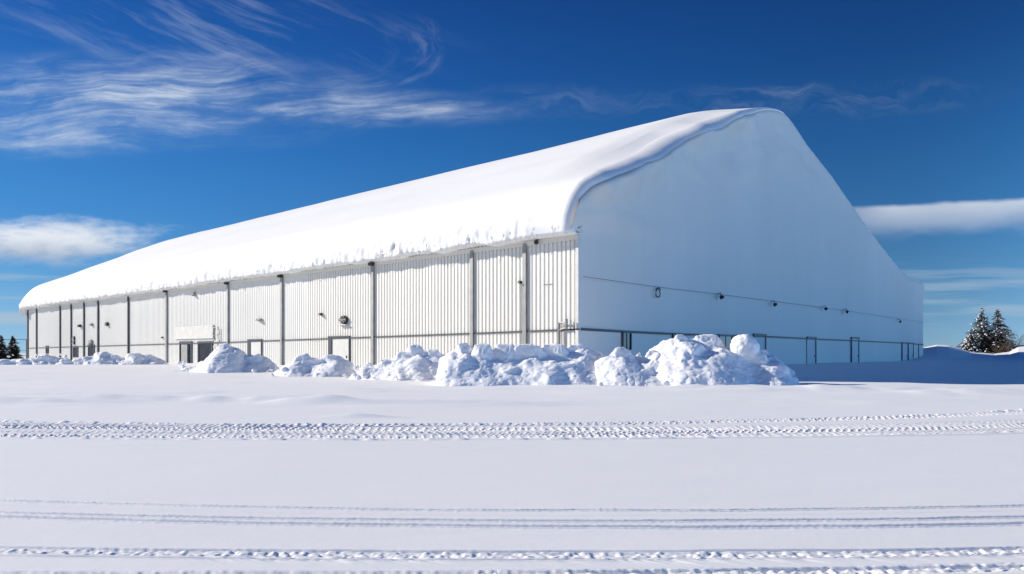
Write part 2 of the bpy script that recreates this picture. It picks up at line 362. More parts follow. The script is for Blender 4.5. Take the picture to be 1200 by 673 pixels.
# dark rail following the wall at door-head height (settles a little toward the far end)
RL = [side(px, py) for px, py in ((679.5, 386), (616, 388.6), (554, 391), (438, 395.2), (331, 399), (268, 401.4), (196, 403.4), (115, 405.8), (71, 407), (32, 408.3))]
bm = bmesh.new()
def strip(bm, P, d0, d1, hh, axis):
    for (a, za), (b, zb) in zip(P[:-1], P[1:]):
        v = []
        for q, zq in ((a, za), (b, zb)):
            for d in (d0, d1):
                for s in (-hh, hh):
                    v.append(bm.verts.new((d, q, zq+s) if axis == 'u' else (q, d, zq+s)))
        for f in ((0,1,3,2), (4,6,7,5), (0,4,5,1), (2,3,7,6), (0,2,6,4), (1,5,7,3)): bm.faces.new([v[i] for i in f])
strip(bm, RL, -.12, -.006, .075, 'u'); done('rail', bm, M['rail'], shed)
RG = [gab(px, py) for px, py in ((680.5, 386), (738, 389.2), (800, 392), (897, 394.6), (955, 397.6), (1003, 399.6), (1060, 402.4), (1081.5, 404))]
bm = bmesh.new(); strip(bm, RG, -.16, -.05, .11, 'w'); done('rail', bm, M['rail'], shed)
# dado sheet below the rail on the gable (a few cm proud)
# ---- openings on the long wall ; each: x0,x1,top,bottom (px), leaf material, frame sides
def opening(name, plane, x0, x1, yt, yb, leaf, label=None, fr=.16, jl=None, jr=None, handle=True, head=True):
    f = side if plane == 'u' else gab
    a, zt = f(x0, yt); b, _ = f(x1, yt); zb = f(x0, yb)[1] if yb else -.9
    lo, hi = min(a, b), max(a, b)
    jl = fr if jl is None else jl; jr = fr if jr is None else jr
    wl_, wh_ = (jr, jl) if plane == 'u' else (jl, jr)
    def bx(bm, p0, p1, d0, d1, z0, z1):
        if plane == 'u': box(bm, -d1, -d0, p0, p1, z0, z1)
        else: box(bm, p0, p1, -d1, -d0, z0, z1)
    off = 0 if plane == 'u' else .06
    bm = bmesh.new(); bx(bm, lo, hi, .004+off, .05+off, zb, zt); d = done(name, bm, M[leaf], shed)
    if label: d['label'] = label
    bm = bmesh.new()
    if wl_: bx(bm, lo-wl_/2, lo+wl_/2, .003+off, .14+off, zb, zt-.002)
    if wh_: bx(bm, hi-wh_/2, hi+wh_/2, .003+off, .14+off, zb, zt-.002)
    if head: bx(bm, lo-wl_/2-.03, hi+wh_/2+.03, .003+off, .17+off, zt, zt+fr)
    if name == 'window':
        bx(bm, lo, hi, .003+off, .15+off, zb-.12, zb-.002)
        mid = (lo+hi)/2; bx(bm, mid-.04, mid+.04, .051+off, .09+off, zb, zt)
    done('frame', bm, M['frame'], d)
    if handle and name == 'door':
        bm = bmesh.new(); p = lo+(hi-lo)*.82 if plane == 'w' else lo+(hi-lo)*.15
        bx(bm, p-.05, p+.05, .052+off, .13+off, 1.0, 1.3); done('handle', bm, M['black'], d)
    return d
opening('door', 'u', 387.5, 410, 396, 431, 'door', 'pale door with dark left jamb', .18, jl=.75)
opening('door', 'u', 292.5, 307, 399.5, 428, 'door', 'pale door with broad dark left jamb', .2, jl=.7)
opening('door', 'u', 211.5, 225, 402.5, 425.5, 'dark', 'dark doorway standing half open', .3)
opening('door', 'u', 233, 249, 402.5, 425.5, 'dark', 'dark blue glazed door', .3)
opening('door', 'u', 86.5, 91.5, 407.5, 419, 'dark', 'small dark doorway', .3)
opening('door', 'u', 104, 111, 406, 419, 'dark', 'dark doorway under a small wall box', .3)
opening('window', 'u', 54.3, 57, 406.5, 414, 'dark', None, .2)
# grey leaf ajar inside the half-open doorway
for (a0, a1, mt) in ((214.5, 221.5, 'post'),):
    u0, zt = side(a0, 404); u1, _ = side(a1, 404); bm = bmesh.new(); box(bm, -.30, -.055, min(u0, u1), max(u0, u1), -.2, zt); done('door_leaf', bm, M[mt], shed)
# openings on the gable
opening('window', 'w', 728.5, 738, 390, 409, 'glass', None, .16)
opening('window', 'w', 787.5, 800, 392.5, 409, 'glass', None, .2)
opening('window', 'w', 841.5, 857, 394, 409, 'glass', None, .22)
opening('door', 'w', 882.5, 896, 393.5, 428, 'doorgrey', None, .28)
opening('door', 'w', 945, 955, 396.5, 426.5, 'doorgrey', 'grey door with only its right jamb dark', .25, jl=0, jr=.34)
opening('door', 'w', 997, 1005.5, 397, 426, 'doorgrey', None, .3)
opening('door', 'w', 1056.5, 1063, 402.5, 422.5, 'doorgrey', None, .26)
opening('door', 'w', 1063.9, 1069.5, 402.5, 422.5, 'doorgrey', None, .2, jl=.02)
w_, z_ = gab(1076, 404); bm = bmesh.new(); box(bm, w_-.1, w_+.1, -.2, -.05, 0, z_); done('downpipe', bm, M['post'], shed)
# ---- signal wire and lamps on the gable
WP = [gab(px, py) for px, py in ((680, 324.5), (766, 336.5), (842, 345.5), (905, 353.5), (987, 364), (1050, 373.5), (1081, 378))]
bm = bmesh.new(); tube(bm, [(a, -.34, z) for a, z in WP], .018, 5); done('cable', bm, M['black'], shed)
for i, (px, py) in enumerate(((768, 343), (840, 348.5), (903, 357), (963, 362), (988, 365.5), (1051, 377))):
    w, z = gab(px, py)
    bm = bmesh.new()
    tube(bm, [(w, -.05, z+.35), (w, -.45, z+.5), (w+.05, -.6, z+.2)], .05, 6)
    o = done('floodlight', bm, M['black'], shed)
    if i == 0:
        bm = bmesh.new()   # hanging loop of cable
        tube(bm, [(w+.42*math.sin(a)*(1-.25*math.cos(a)), -.3, z-.05+.45*math.cos(a)) for a in np.linspace(0, 2*math.pi, 15)], .06, 6)
        done('cable_loop', bm, M['black'], o)
    else:
        r = .27
        bm = bmesh.new(); bmesh.ops.create_cone(bm, cap_ends=True, segments=12, radius1=r, radius2=r*.55, depth=.42,
            matrix=Matrix.Translation((w+.06, -.65, z-.02)) @ Matrix.Rotation(R(100-14*i), 4, 'X')); done('lamp_head', bm, M['black'], o)
        bm = bmesh.new(); tube(bm, [(w+.1, -.5, z+.1), (w+.9, -.34, z+.25)], .035, 5); done('cable', bm, M['black'], o)
# ---- fittings on the long wall
def lamp_u(name, px, py, wd, ht, dep, mat='black'):
    u, z = side(px, py); bm = bmesh.new()
    box(bm, -dep, -.004, u-wd/2, u+wd/2, z-ht/2, z+ht/2); o = done(name, bm, M[mat], shed, bevel=.03)
    bm = bmesh.new(); box(bm, -dep-.25, -dep+.01, u-wd*.3, u+wd*.3, z-ht*.45, z-ht*.1); done('lens', bm, M['lampglass'], o)
    return o
lamp_u('wall_lamp', 305, 375, 1.1, .35, .4, 'post'); lamp_u('wall_lamp', 377, 368.5, .5, .3, .35); lamp_u('wall_lamp', 94.5, 382, 1.0, .5, .5)
lamp_u('wall_lamp', 108.3, 380.5, .7, .5, .4, 'post'); lamp_u('wall_lamp', 126.5, 380, .9, .7, .4); lamp_u('security_camera', 228.5, 345, .5, .6, .4, 'post')
lamp_u('security_camera', 610.5, 331, .35, .25, .3); lamp_u('junction_box', 107, 401.5, 1.7, 1.0, .4, 'post'); lamp_u('junction_box', 190.8, 395.6, .4, .3, .2)
lamp_u('junction_box', 87.3, 396.5, .7, .8, .2); lamp_u('junction_box', 87.3, 401.5, .7, .8, .2)
u, z = side(631, 284.5); bm = bmesh.new(); bmesh.ops.create_uvsphere(bm, u_segments=14, v_segments=10, radius=.22, matrix=Matrix.Translation((-.35, u, z)))
o = done('security_camera', bm, M['black'], shed, True); bm = bmesh.new(); tube(bm, [(-.004, u, z+.2), (-.35, u, z+.25)], .05); done('bracket', bm, M['black'], o)
# round extractor fan with hood and sill
u, z = side(404, 375); bm = bmesh.new()
bmesh.ops.create_cone(bm, cap_ends=True, segments=28, radius1=.47, radius2=.52, depth=.3, matrix=Matrix.Translation((-.18, u, z)) @ Matrix.Rotation(R(90), 4, 'Y') @ Matrix.Scale(1.5, 4, (0, 1, 0)))
fan = done('extractor_fan', bm, M['black'], shed, False, .02)
bm = bmesh.new()
for k in range(6):
    a = k*math.pi/3; tube(bm, [(-.36, u, z), (-.36, u+.66*math.cos(a), z+.40*math.sin(a))], [.04, .12], 5)
done('fan_blades', bm, M['post'], fan)
bm = bmesh.new(); box(bm, -.5, -.004, u-.8, u+.9, z-.66, z-.58); done('sill', bm, M['door'], fan)
# pale header panel and drainpipe over the two dark doors
u0, zt = side(206, 383.5); u1, _ = side(251, 383.5); zb = side(206, 398)[1]
bm = bmesh.new(); box(bm, -.22, -.005, min(u0, u1), max(u0, u1), zb, zt); done('header_panel', bm, M['door'], shed, bevel=.03)
u, _ = side(252.6); zz = [side(252.6, y)[1] for y in (381, 383, 385, 388, 391, 394, 397, 401, 405, 409)]
bm = bmesh.new(); tube(bm, [(-.35-.12*(k % 2), u+.45*math.sin(k*1.9)-.3, q) for k, q in enumerate(zz)], .09, 6); tube(bm, [(-.2, u-1.5, zz[2]), (-.2, u-1.5, zz[7])], .05, 5)
done('drainpipe', bm, M['post'], shed)
# pipework near the corner
bm = bmesh.new(); u, z = side(657.5, 378); z2 = side(657.5, 402)[1]
tube(bm, [(-.3, u, z), (-.3, u, z2-.6)], .12, 8); u3, z3 = side(667, 376); tube(bm, [(-.3, u, z-.05), (-.42, u3, z-.02)], .09, 8); tube(bm, [(-.42, u3, z3+.15), (-.42, u3, z3-.75)], .13, 8)
tube(bm, [(-.42, u3-.5, z3), (-.42, u3-.5, z3-.6)], .06, 8); tube(bm, [(-.3, u+.0, z-.7), (-.36, u3, z-.5)], .07, 8)
done('standpipe', bm, M['post'], shed)
bm = bmesh.new(); ua, za = side(637, 334); ub, _ = side(648, 334); tube(bm, [(-.05, ua, za), (-.05, ub, za)], .035, 5); u, z = side(610.5, 333); tube(bm, [(-.06, u, z), (-.06, u, .5)], .035, 5)
done('conduit', bm, M['post'], shed)

# ------------------------------------------------------------------ ploughed snow
def rock(bm, c, r, seed, planes=9, foot=None):
    """an angular block (convex hull of scattered points); with a foot it slopes down to the ground"""
    rg = np.random.RandomState(seed % 100000)
    if planes == 0 or planes == 3:
        b2 = bmesh.new(); bmesh.ops.create_icosphere(b2, subdivisions=4, radius=1)
        P = np.array([v.co[:] for v in b2.verts])
        P = P*(1+.09*fbm(P[:, 0]*1.6+seed, P[:, 1]*1.6, P[:, 2]*1.6, seed))[:, None]
        P[:, 2] = np.minimum(P[:, 2], .93)
        P = P*np.array(r)+np.array(c)
        vs = [bm.verts.new(p) for p in P]; b2.verts.ensure_lookup_table()
        for f in b2.faces: bm.faces.new([vs[v.index] for v in f.verts])
        b2.free(); return
    n = rg.normal(size=(planes+5, 3)); n /= np.linalg.norm(n, axis=1)[:, None]; n *= rg.uniform(.82, 1.05, size=(len(n), 1))
    n[0] = (-.55, -.3, .93); n[3] = (.5, -.35, rg.uniform(.8, .97)); n[4] = (.1, .4, 1.0); n[5] = (rg.uniform(-.3, .3), -.1, .97); n[1] = (-.95, -.2, rg.uniform(.2, .7)); n[2] = (.95, -.2, rg.uniform(0, .6)); n[:, 2] = np.minimum(n[:, 2], 1.0)
    P = n*np.array(r)+np.array(c)
    if foot is not None:
        for k in range(9):
            a = k*.7+rg.uniform(-.2, .2); q = rg.uniform(.95, 1.45)
            P = np.vstack([P, [c[0]+math.cos(a)*r[0]*q, c[1]+math.sin(a)*(r[1]*q+.3+(.9 if math.sin(a) < 0 else 0)), foot-.25]])
    vs = [bm.verts.new(p) for p in P]
    h = bmesh.ops.convex_hull(bm, input=vs)
    dead = [v for v in set(h['geom_interior']+h['geom_unused']) if isinstance(v, bmesh.types.BMVert)]
    bmesh.ops.delete(bm, geom=dead, context='VERTS')
def pile(label, d, chunks, small, vox, seed, rough=1.0):
    """chunks: (px, top row, half width px, depth offset m, planes) ; heaped blocks fused into one heap"""
    bm = bmesh.new(); rg = random.Random(seed)
    for i, (px, py, hw, dd, pl) in enumerate(chunks):
        if dd < -.9: py += rg.uniform(2, 7); hw *= rg.uniform(.5, .8); px += rg.uniform(-6, 6)
        y = d+dd; x = (px-600)/F*y; zt = EYE+(HZ-py)*y/F; g = gz(x, y)
        rx = hw*y/F; h = zt-g
        rzv = max(h*.75, .3) if pl != 0 else max(rx, .3)
        cz = zt-rzv*(.9 if pl else 1)
        ry = min(rx, 2.6)*1.0+.4 if rx > 2 else rx*1.05
        kk = 1.0 if not pl else (.72 if i % 3 else .9)
        if pl: rzv *= .8; cz = zt-rzv*.92
        rock(bm, (x, y-(.25 if pl else 0), cz), (rx*1.05*kk, ry*kk, rzv), seed*31+i, pl if pl else 3, None)
    # the ploughed mass underneath, tying the blocks together: ridge line from the heap's own crest, slumped slopes
    cp = sorted((c for c in chunks if c[3] > -.9 and c[4]), key=lambda c: c[0])
    x0, x1 = (cp[0][0]-cp[0][2]*1.1-600)/F*d, (cp[-1][0]+cp[-1][2]*1.1-600)/F*d
    nx, ny = int((x1-x0)/.14)+2, 70
    gx = np.linspace(x0, x1, nx); hh = np.zeros(nx)
    for c in cp:
        cx = (c[0]-600)/F*d; hw = c[2]*d/F*1.15; zt = EYE+(HZ-c[1])*d/F-gz(cx, d)
        hh = np.maximum(hh, (zt*.93)*np.clip(1-(np.abs(gx-cx)/(hw+zt*.75))**2.2, 0, 1))
    for _ in range(4): hh[1:-1] = (hh[:-2]+2*hh[1:-1]+hh[2:])/4
    tv = np.linspace(-1, 1, ny); Xh = np.repeat(gx[:, None], ny, 1)
    wf = (.5+hh*1.15)[:, None]; Yh = d+.3+tv[None, :]*wf+.5*fbm(Xh*.35, tv[None, :]*1.5, 0, seed+60)
    q = np.abs(tv)[None, :]
    Zh = hh[:, None]*np.clip(1-q**1.35, 0, 1)*(1+.22*fbm(Xh*.6, Yh*.6, 0, seed+61, 4))
    gg = g_base(Xh, Yh); idx = [[bm.verts.new((Xh[i, j], Yh[i, j], gg[i, j]+Zh[i, j]-.06)) for j in range(ny)] for i in range(nx)]
    idb = [[bm.verts.new((Xh[i, j], Yh[i, j], gg[i, j]-.5)) for j in (0, ny-1)] for i in range(nx)]
    for i in range(nx-1):
        for j in range(ny-1): bm.faces.new((idx[i][j], idx[i+1][j], idx[i+1][j+1], idx[i][j+1]))
        bm.faces.new((idb[i][0], idb[i+1][0], idx[i+1][0], idx[i][0])); bm.faces.new((idx[i][-1], idx[i+1][-1], idb[i+1][1], idb[i][1]))
        bm.faces.new((idb[i][0], idb[i][1], idb[i+1][1], idb[i+1][0]))
    bm.faces.new([idb[0][0]]+idx[0]+[idb[0][1]]); bm.faces.new(([idb[-1][0]]+idx[-1]+[idb[-1][1]])[::-1])
    for i in range(int(small*1.5)):
        a = rg.choice(chunks); y = d+a[3]+rg.uniform(-2.6, 1.2); x = (a[0]-600)/F*y+rg.uniform(-1.2, 1.2)*a[2]*y/F
        r = rg.uniform(.09, .36); g = gz(x, y)
        rock(bm, (x, y, g+r*.35+max(0, (y-(d+a[3]-2.2)))*rg.uniform(.1, .9)*.5), (r*1.2, r, r), seed*77+i, 6)
    me = bpy.data.meshes.new('snow_pile'); bm.to_mesh(me); bm.free()
    o = bpy.data.objects.new('tmp', me); C.objects.link(o)
    m = o.modifiers.new('r', 'REMESH'); m.mode = 'VOXEL'; m.voxel_size = vox; m.use_smooth_shade = True; m.adaptivity = 0
    s = o.modifiers.new('s', 'SMOOTH'); s.factor = .6; s.iterations = 6
    dg = bpy.context.evaluated_depsgraph_get(); me2 = bpy.data.meshes.new_from_object(o.evaluated_get(dg))
    bpy.data.objects.remove(o)
    n = len(me2.vertices); P = np.empty(n*3, np.float32); me2.vertices.foreach_get('co', P); P = P.reshape(-1, 3).astype(float)
    N = np.empty(n*3, np.float32); me2.vertex_normals.foreach_get('vector', N); N = N.reshape(-1, 3)
    k = max(vox/.09, .9)
    h0 = P[:, 2]-P[:, 2].min()
    big = fbm(P[:, 0]*.9/k, P[:, 1]*.9/k, P[:, 2]*1.1/k, seed+5, 3)
    chip = noise3(P[:, 0]*3.1/k, P[:, 1]*3.1/k, P[:, 2]*3.6/k, seed+7)
    rid = 1-np.abs(noise3(P[:, 0]*1.7/k+chip*.3, P[:, 1]*1.7/k, P[:, 2]*2.0/k, seed+8))*2
    dsp = .13*k*big-.05*k*np.maximum(rid-.6, 0)*2+.018*k*chip+.012*k*fbm(P[:, 0]*7/k, P[:, 1]*7/k, P[:, 2]*7/k, seed+9, 3, .6)
    # settle onto the ground with a soft apron
    P = P+N*(dsp*rough)[:, None]
    ctr = P.mean(0); me2.vertices.foreach_set('co', (P-np.array([ctr[0], ctr[1], 0])).astype(np.float32).reshape(-1))
    me2.name = 'snow_pile'; me2.update(); me2.materials.clear()
    o = link('snow_pile', me2, M['snow_pile'], None, True); o.location = (ctr[0], ctr[1], 0)
    o['label'] = label; o['category'] = 'snow pile'; o['group'] = 'ploughed snow piles along the warehouse'
    return o
V = .07
pile('largest snow heap, with a round snowball on top, in front of the shaded gable', 57.5,
     [(826, 394, 26, 1.0, 8), (797, 393.5, 17, .3, 8), (808, 402, 30, -.3, 9), (775, 424, 26, -1.2, 7), (852, 412, 38, .3, 5), (872, 391.5, 16, -.3, 0), (838, 425, 55, -.6, 4), (884, 413, 26, -.2, 5), (893, 410, 12, .6, 7), (903, 424, 22, -.2, 3), (912, 430, 18, -.2, 3),
      (905, 436, 25, -.8, 3), (780, 404, 16, .8, 9), (795, 430, 25, -2.0, 7)], 26, V, 11)
pile('blocky snow chunks between the long flat-topped heap and the largest heap', 57.0,
     [(729, 408.5, 17, .4, 10), (717, 418, 18, .2, 9), (734, 425, 24, -.5, 8), (765, 412, 13, .5, 10), (748, 413, 7, 1, 10), (755, 428, 20, -1.3, 9), (735, 437, 30, -1.6, 5)], 22, V, 12)
pile('long flat-topped snow heap hiding the foot of the near wall corner', 58.5,
     [(545, 403, 16, .4, 7), (566, 404, 24, 0, 8), (592, 405, 26, .2, 8), (620, 405, 26, 0, 7), (648, 404, 28, .2, 6), (676, 404.5, 22, .4, 6), (697, 412, 16, .4, 6),
      (556, 425, 32, -1, 6), (602, 424, 40, -1.3, 6), (655, 423, 45, -1.2, 6), (697, 432, 26, -.8, 5), (530, 424, 14, 0, 7)], 30, V, 13)
pile('peaked lumpy snow heap left of the long flat-topped heap', 65,
     [(489, 406, 17, .5, 8), (508, 411, 18, .3, 9), (474, 414, 18, .3, 8), (520, 420, 15, 0, 8), (455, 422, 20, 0, 7), (505, 427, 20, -1.2, 9), (436, 431, 18, 0, 6), (480, 432, 34, -1.4, 7), (523, 431, 14, -1.2, 9), (422, 437, 12, 0, 5)], 30, V, 14)
pile('low double-humped snow heap below the pale door by the round fan', 71.5,
     [(358, 415.5, 15, .4, 8), (388, 416, 17, .4, 7), (372, 421, 20, 0, 8), (400, 427, 12, 0, 6), (343, 426, 14, 0, 8), (332, 432, 12, 0, 6), (375, 432, 30, -1.2, 6)], 20, .09, 15)
pile('tall pointed snow heap beside the two dark doors', 77.5,
     [(266, 403.5, 11, .4, 10), (273, 410, 13, .2, 9), (256, 415, 12, .2, 9), (300, 415.5, 15, .4, 9), (284, 421, 17, 0, 8), (311, 424, 12, 0, 7), (246, 423, 15, 0, 8), (230, 430, 17, 0, 7), (270, 430, 30, -1.3, 8), (212, 434, 11, 0, 5), (303, 432, 18, -1, 7)], 26, .095, 16)
pile('long low snow bank heaped left of the dark doors', 102,
     [(122, 412.5, 12, .4, 8), (108, 418, 13, 0, 8), (136, 416, 12, 0, 8), (95, 420, 10, 0, 8), (80, 421, 12, 0, 8), (120, 422, 25, -1.5, 6)], 22, .12, 17)
pile('rounded end of the snow bank nearest the two dark doors', 102,
     [(160, 414, 14, 0, 7), (174, 416, 13, .3, 7), (185, 421, 9, .2, 5), (168, 422, 22, -1.2, 5), (148, 421, 10, 0, 8)], 12, .12, 18)
pile('lowest snow bank at the left edge before the small dark spruces', 103,
     [(53, 416, 11, .3, 8), (63, 418, 10, .3, 8), (42, 420, 12, 0, 8), (25, 421, 14, 0, 7), (8, 421, 14, 0, 7), (-10, 421, 14, 0, 7), (50, 424, 30, -1.4, 6)], 22, .12, 19)

# ------------------------------------------------------------------ trees
def spruce(px, d, top_py, base_r, label, snowy, seed, lean=0):
    x = (px-600)/F*d; g = gz(x, d)-.15; zt = EYE+(HZ-top_py)*d/F; H = zt-g
    t = empty('spruce_tree', (x, d, g), label, 'tree', 0, 'spruce trees beside the warehouse'); rg = random.Random(seed)
    bm = bmesh.new(); tube(bm, [(0, 0, 0), (lean*.3, 0, H*.5), (lean, 0, H*.98)], [H*.022, H*.013, .02], 7); done('trunk', bm, M['bark'], t)
    bm = bmesh.new(); bs = bmesh.new()
    nw = 24
    for k in range(nw):
        f = k/(nw-1); z = H*(.05+.93*f); L = base_r*(1-f)**1.0*(.8+.35*rg.random())+.16
        nb = int(7+9*(1-f))
        for b in range(nb):
            a = rg.random()*6.283; Lb = L*rg.uniform(.6, 1.2); droop = rg.uniform(.15, .4); zb = z+rg.uniform(-.25, .25)
            ca, sa = math.cos(a), math.sin(a); ox = lean*f
            prev = Vector((ox, 0, zb))
            tube(bm, [prev, (ox+ca*Lb*.9, sa*Lb*.9, zb-droop*Lb*.8)], [.035, .01], 3)
            for s in range(int(14+Lb*26)):
                q = rg.uniform(.15, 1.0); p = Vector((ox+ca*Lb*q, sa*Lb*q, zb-droop*Lb*q*q+.05))
                w = .10+.24*(1-q*.6)*min(1, Lb); p += Vector((rg.uniform(-w, w), rg.uniform(-w, w), rg.uniform(-.10, .08)))
                dv = Vector((ca+rg.uniform(-.8, .8), sa+rg.uniform(-.8, .8), rg.uniform(-.7, .3))).normalized()*rg.uniform(.14, .28)
                sv = dv.cross(Vector((rg.uniform(-1, 1), rg.uniform(-1, 1), 1))).normalized()*rg.uniform(.03, .07)
                bm.faces.new([bm.verts.new(p-sv), bm.verts.new(p+dv*.6-sv*.7), bm.verts.new(p+dv), bm.verts.new(p+dv*.5+sv), bm.verts.new(p+sv)])
            if rg.random() < snowy:
                for q in (.45, .7, .92):
                    if rg.random() < .6:
                        r = rg.uniform(.10, .24)*(.6+.4*min(Lb, 1.4))
                        mt = Matrix.Translation((ox+ca*Lb*q, sa*Lb*q, zb-droop*Lb*q*q+.12)) @ Matrix.Rotation(a, 4, 'Z') @ Matrix.Rotation(droop, 4, 'Y') @ Matrix.Diagonal((1.5, 1.0, .5, 1))
                        r0 = bmesh.ops.create_icosphere(bs, subdivisions=1, radius=r, matrix=mt)
                        for v in r0['verts']: v.co += Vector([rg.uniform(-.3, .3)*r for _ in range(3)])
    done('crown', bm, M['needle'], t)
    sl = done('snow_load', bs, M['snow_pile'], t, True); sl['kind'] = 'stuff'
    return t
spruce(1150.5, 183, 361.5, 6.0, 'snow-laden spruce, the left one of the pair right of the warehouse', .62, 1)
spruce(1169.5, 181.5, 362, 5.6, 'darker snow-dusted spruce, the right one of the pair right of the warehouse', .38, 2)
spruce(1137, 181, 390, 3.0, 'short snowy spruce crouching at the left foot of the tall pair', .8, 3)
spruce(15.5, 150, 395, 1.9, 'small dark spruce just left of the far wall corner', .12, 4)
spruce(1.5, 146, 394.5, 1.8, 'small dark spruce cut by the left edge of the photo', .12, 5)
def shrub(px, d, n, hgt, spread, label, seed):
    x = (px-600)/F*d; g = gz(x, d)-.1; rg = random.Random(seed); bm = bmesh.new()
    for i in range(n):
        p = Vector((rg.uniform(-.4, .4)*spread, rg.uniform(-.5, .5), 0)); v = Vector((rg.uniform(-.6, .6)*spread/hgt, rg.uniform(-.4, .4), 1)).normalized()
        L = hgt*rg.uniform(.5, 1.1); pts = [p.copy()]
        for k in range(5):
            v = (v+Vector((rg.uniform(-.25, .25), rg.uniform(-.25, .25), rg.uniform(-.1, .15)))).normalized(); p = p+v*L/5; pts.append(p.copy())
            for _ in range(3):
                tube(bm, [p, p+(v+Vector([rg.uniform(-.9, .9) for _ in range(3)])).normalized()*L*.22], [.014, .006], 3)
        tube(bm, pts, [.045, .035, .03, .025, .018, .01], 4)
    me = done('bare_shrub', bm, M['twig']); me.location = (x, d, g); me['label'] = label; me['category'] = 'shrub'
    return me
shrub(1187, 178, 30, 4.6, 5.0, 'leafless tangled shrub right of the snowy spruces', 8)
shrub(1172, 177, 22, 2.8, 4.2, 'low leafless brush in front of the darker tall spruce', 9)
# wire fence running off from the far corner
fx = lambda px, d: (px-600)/F*d
fe = empty('wire_fence', (fx(20, 176), 176, 0), 'thin wire fence meeting the far left wall corner behind small spruces', 'fence')
for px in (-40, 31.0):
    bm = bmesh.new(); x = fx(px, 176)-fe.location.x; tube(bm, [(x, 0, -.6), (x, 0, 5.0)], .09, 6); done('fence_post', bm, M['postdark'], fe)
for py, r in ((398, .07), (411, .04), (416.5, .07)):
    bm = bmesh.new(); z = EYE+(HZ-py)*176/F; tube(bm, [(fx(-40, 176)-fe.location.x, 0, z+.15), (0-4, 0, z-.05), (fx(31, 176)-fe.location.x, 0, z)], r, 5); done('fence_wire', bm, M['postdark'], fe)

# ------------------------------------------------------------------ light and sky
AZ = R(10); EL = R(24)
sdir = Vector((-math.cos(AZ)*math.cos(EL), math.sin(AZ)*math.cos(EL), math.sin(EL)))
L = bpy.data.lights.new('sun', 'SUN'); L.energy = 4.8; L.angle = R(.5); L.color = (1, .94, .85)
lo = bpy.data.objects.new('sun', L); C.objects.link(lo); lo.rotation_euler = sdir.to_track_quat('Z', 'Y').to_euler()
w = bpy.data.worlds.new('World'); bpy.context.scene.world = w; w.use_nodes = True
n = w.node_tree.nodes; l = w.node_tree.links; bg = n['Background']
sky = n.new('ShaderNodeTexSky'); sky.sky_type = 'NISHITA'; sky.sun_disc = False; sky.sun_elevation = EL
sky.sun_rotation = math.atan2(sdir.x, sdir.y) % (2*math.pi); sky.altitude = 1500; sky.air_density = 1.0; sky.dust_density = .3; sky.ozone_density = 3.0
SKYK = 9.0
def mth(op, a, b=None, c=None, clamp=False):
    m = n.new('ShaderNodeMath'); m.operation = op; m.use_clamp = clamp
    for i, q in enumerate((a, b, c)):
        if q is None: continue
        if isinstance(q, (int, float)): m.inputs[i].default_value = q
        else: l.new(q, m.inputs[i])
    return m.outputs[0]
def ss_(x, a, b, t0=0.0, t1=1.0):
    m = n.new('ShaderNodeMapRange'); m.interpolation_type = 'SMOOTHSTEP'; l.new(x, m.inputs['Value'])
    m.inputs['From Min'].default_value = a; m.inputs['From Max'].default_value = b; m.inputs['To Min'].default_value = t0; m.inputs['To Max'].default_value = t1
    return m.outputs[0]
def comb(x, y, z=0.0):
    c = n.new('ShaderNodeCombineXYZ')
    for i, q in enumerate((x, y, z)):
        if isinstance(q, (int, float)): c.inputs[i].default_value = q
        else: l.new(q, c.inputs[i])
    return c.outputs[0]
def nz_(vec, scale, detail=5, rough=.55, dist=0.0):
    t = n.new('ShaderNodeTexNoise'); l.new(vec, t.inputs['Vector']); t.inputs['Scale'].default_value = scale; t.inputs['Detail'].default_value = detail
    t.inputs['Roughness'].default_value = rough; t.inputs['Distortion'].default_value = dist
    return t.outputs['Fac']
tc = n.new('ShaderNodeTexCoord'); sp = n.new('ShaderNodeSeparateXYZ'); l.new(tc.outputs['Generated'], sp.inputs[0])
dx, dy, dz = sp.outputs
az = mth('ARCTAN2', dx, dy)                                   # azimuth from the view's heading, radians
hyp = mth('SQRT', mth('ADD', mth('MULTIPLY', dx, dx), mth('MULTIPLY', dy, dy)))
# bearings to tangent-plane units (hundreds of px in the photograph), valid ahead of the lens, closed off elsewhere
yy = mth('MAXIMUM', dy, .12)
U = mth('MULTIPLY_ADD', mth('DIVIDE', dx, yy), 8.4, 6.0)
Vv = mth('MULTIPLY_ADD', mth('DIVIDE', dz, yy), -8.4, 4.14)
ahead = ss_(dy, .15, .4)
def ell(cx, cy, rx, ry, a=0.0, p0=1.0, p1=.15, wv=None):
    u = mth('SUBTRACT', U, cx); v = mth('SUBTRACT', Vv, cy)
    ca, sa = math.cos(a), math.sin(a)
    x = mth('ADD', mth('MULTIPLY', u, ca/rx), mth('MULTIPLY', v, sa/rx)); y = mth('ADD', mth('MULTIPLY', u, -sa/ry), mth('MULTIPLY', v, ca/ry))
    r = mth('SQRT', mth('ADD', mth('MULTIPLY', x, x), mth('MULTIPLY', y, y)))
    if wv is not None: r = mth('ADD', r, wv)
    return ss_(r, p0, p1)
# warp fields
w1 = mth('SUBTRACT', nz_(comb(mth('MULTIPLY', U, .55), mth('MULTIPLY', Vv, .9), 1.3), 1.0, 2), .5)
w2 = mth('SUBTRACT', nz_(comb(mth('MULTIPLY', U, 1.3), mth('MULTIPLY', Vv, 1.8), 7.7), 1.0, 3), .5)
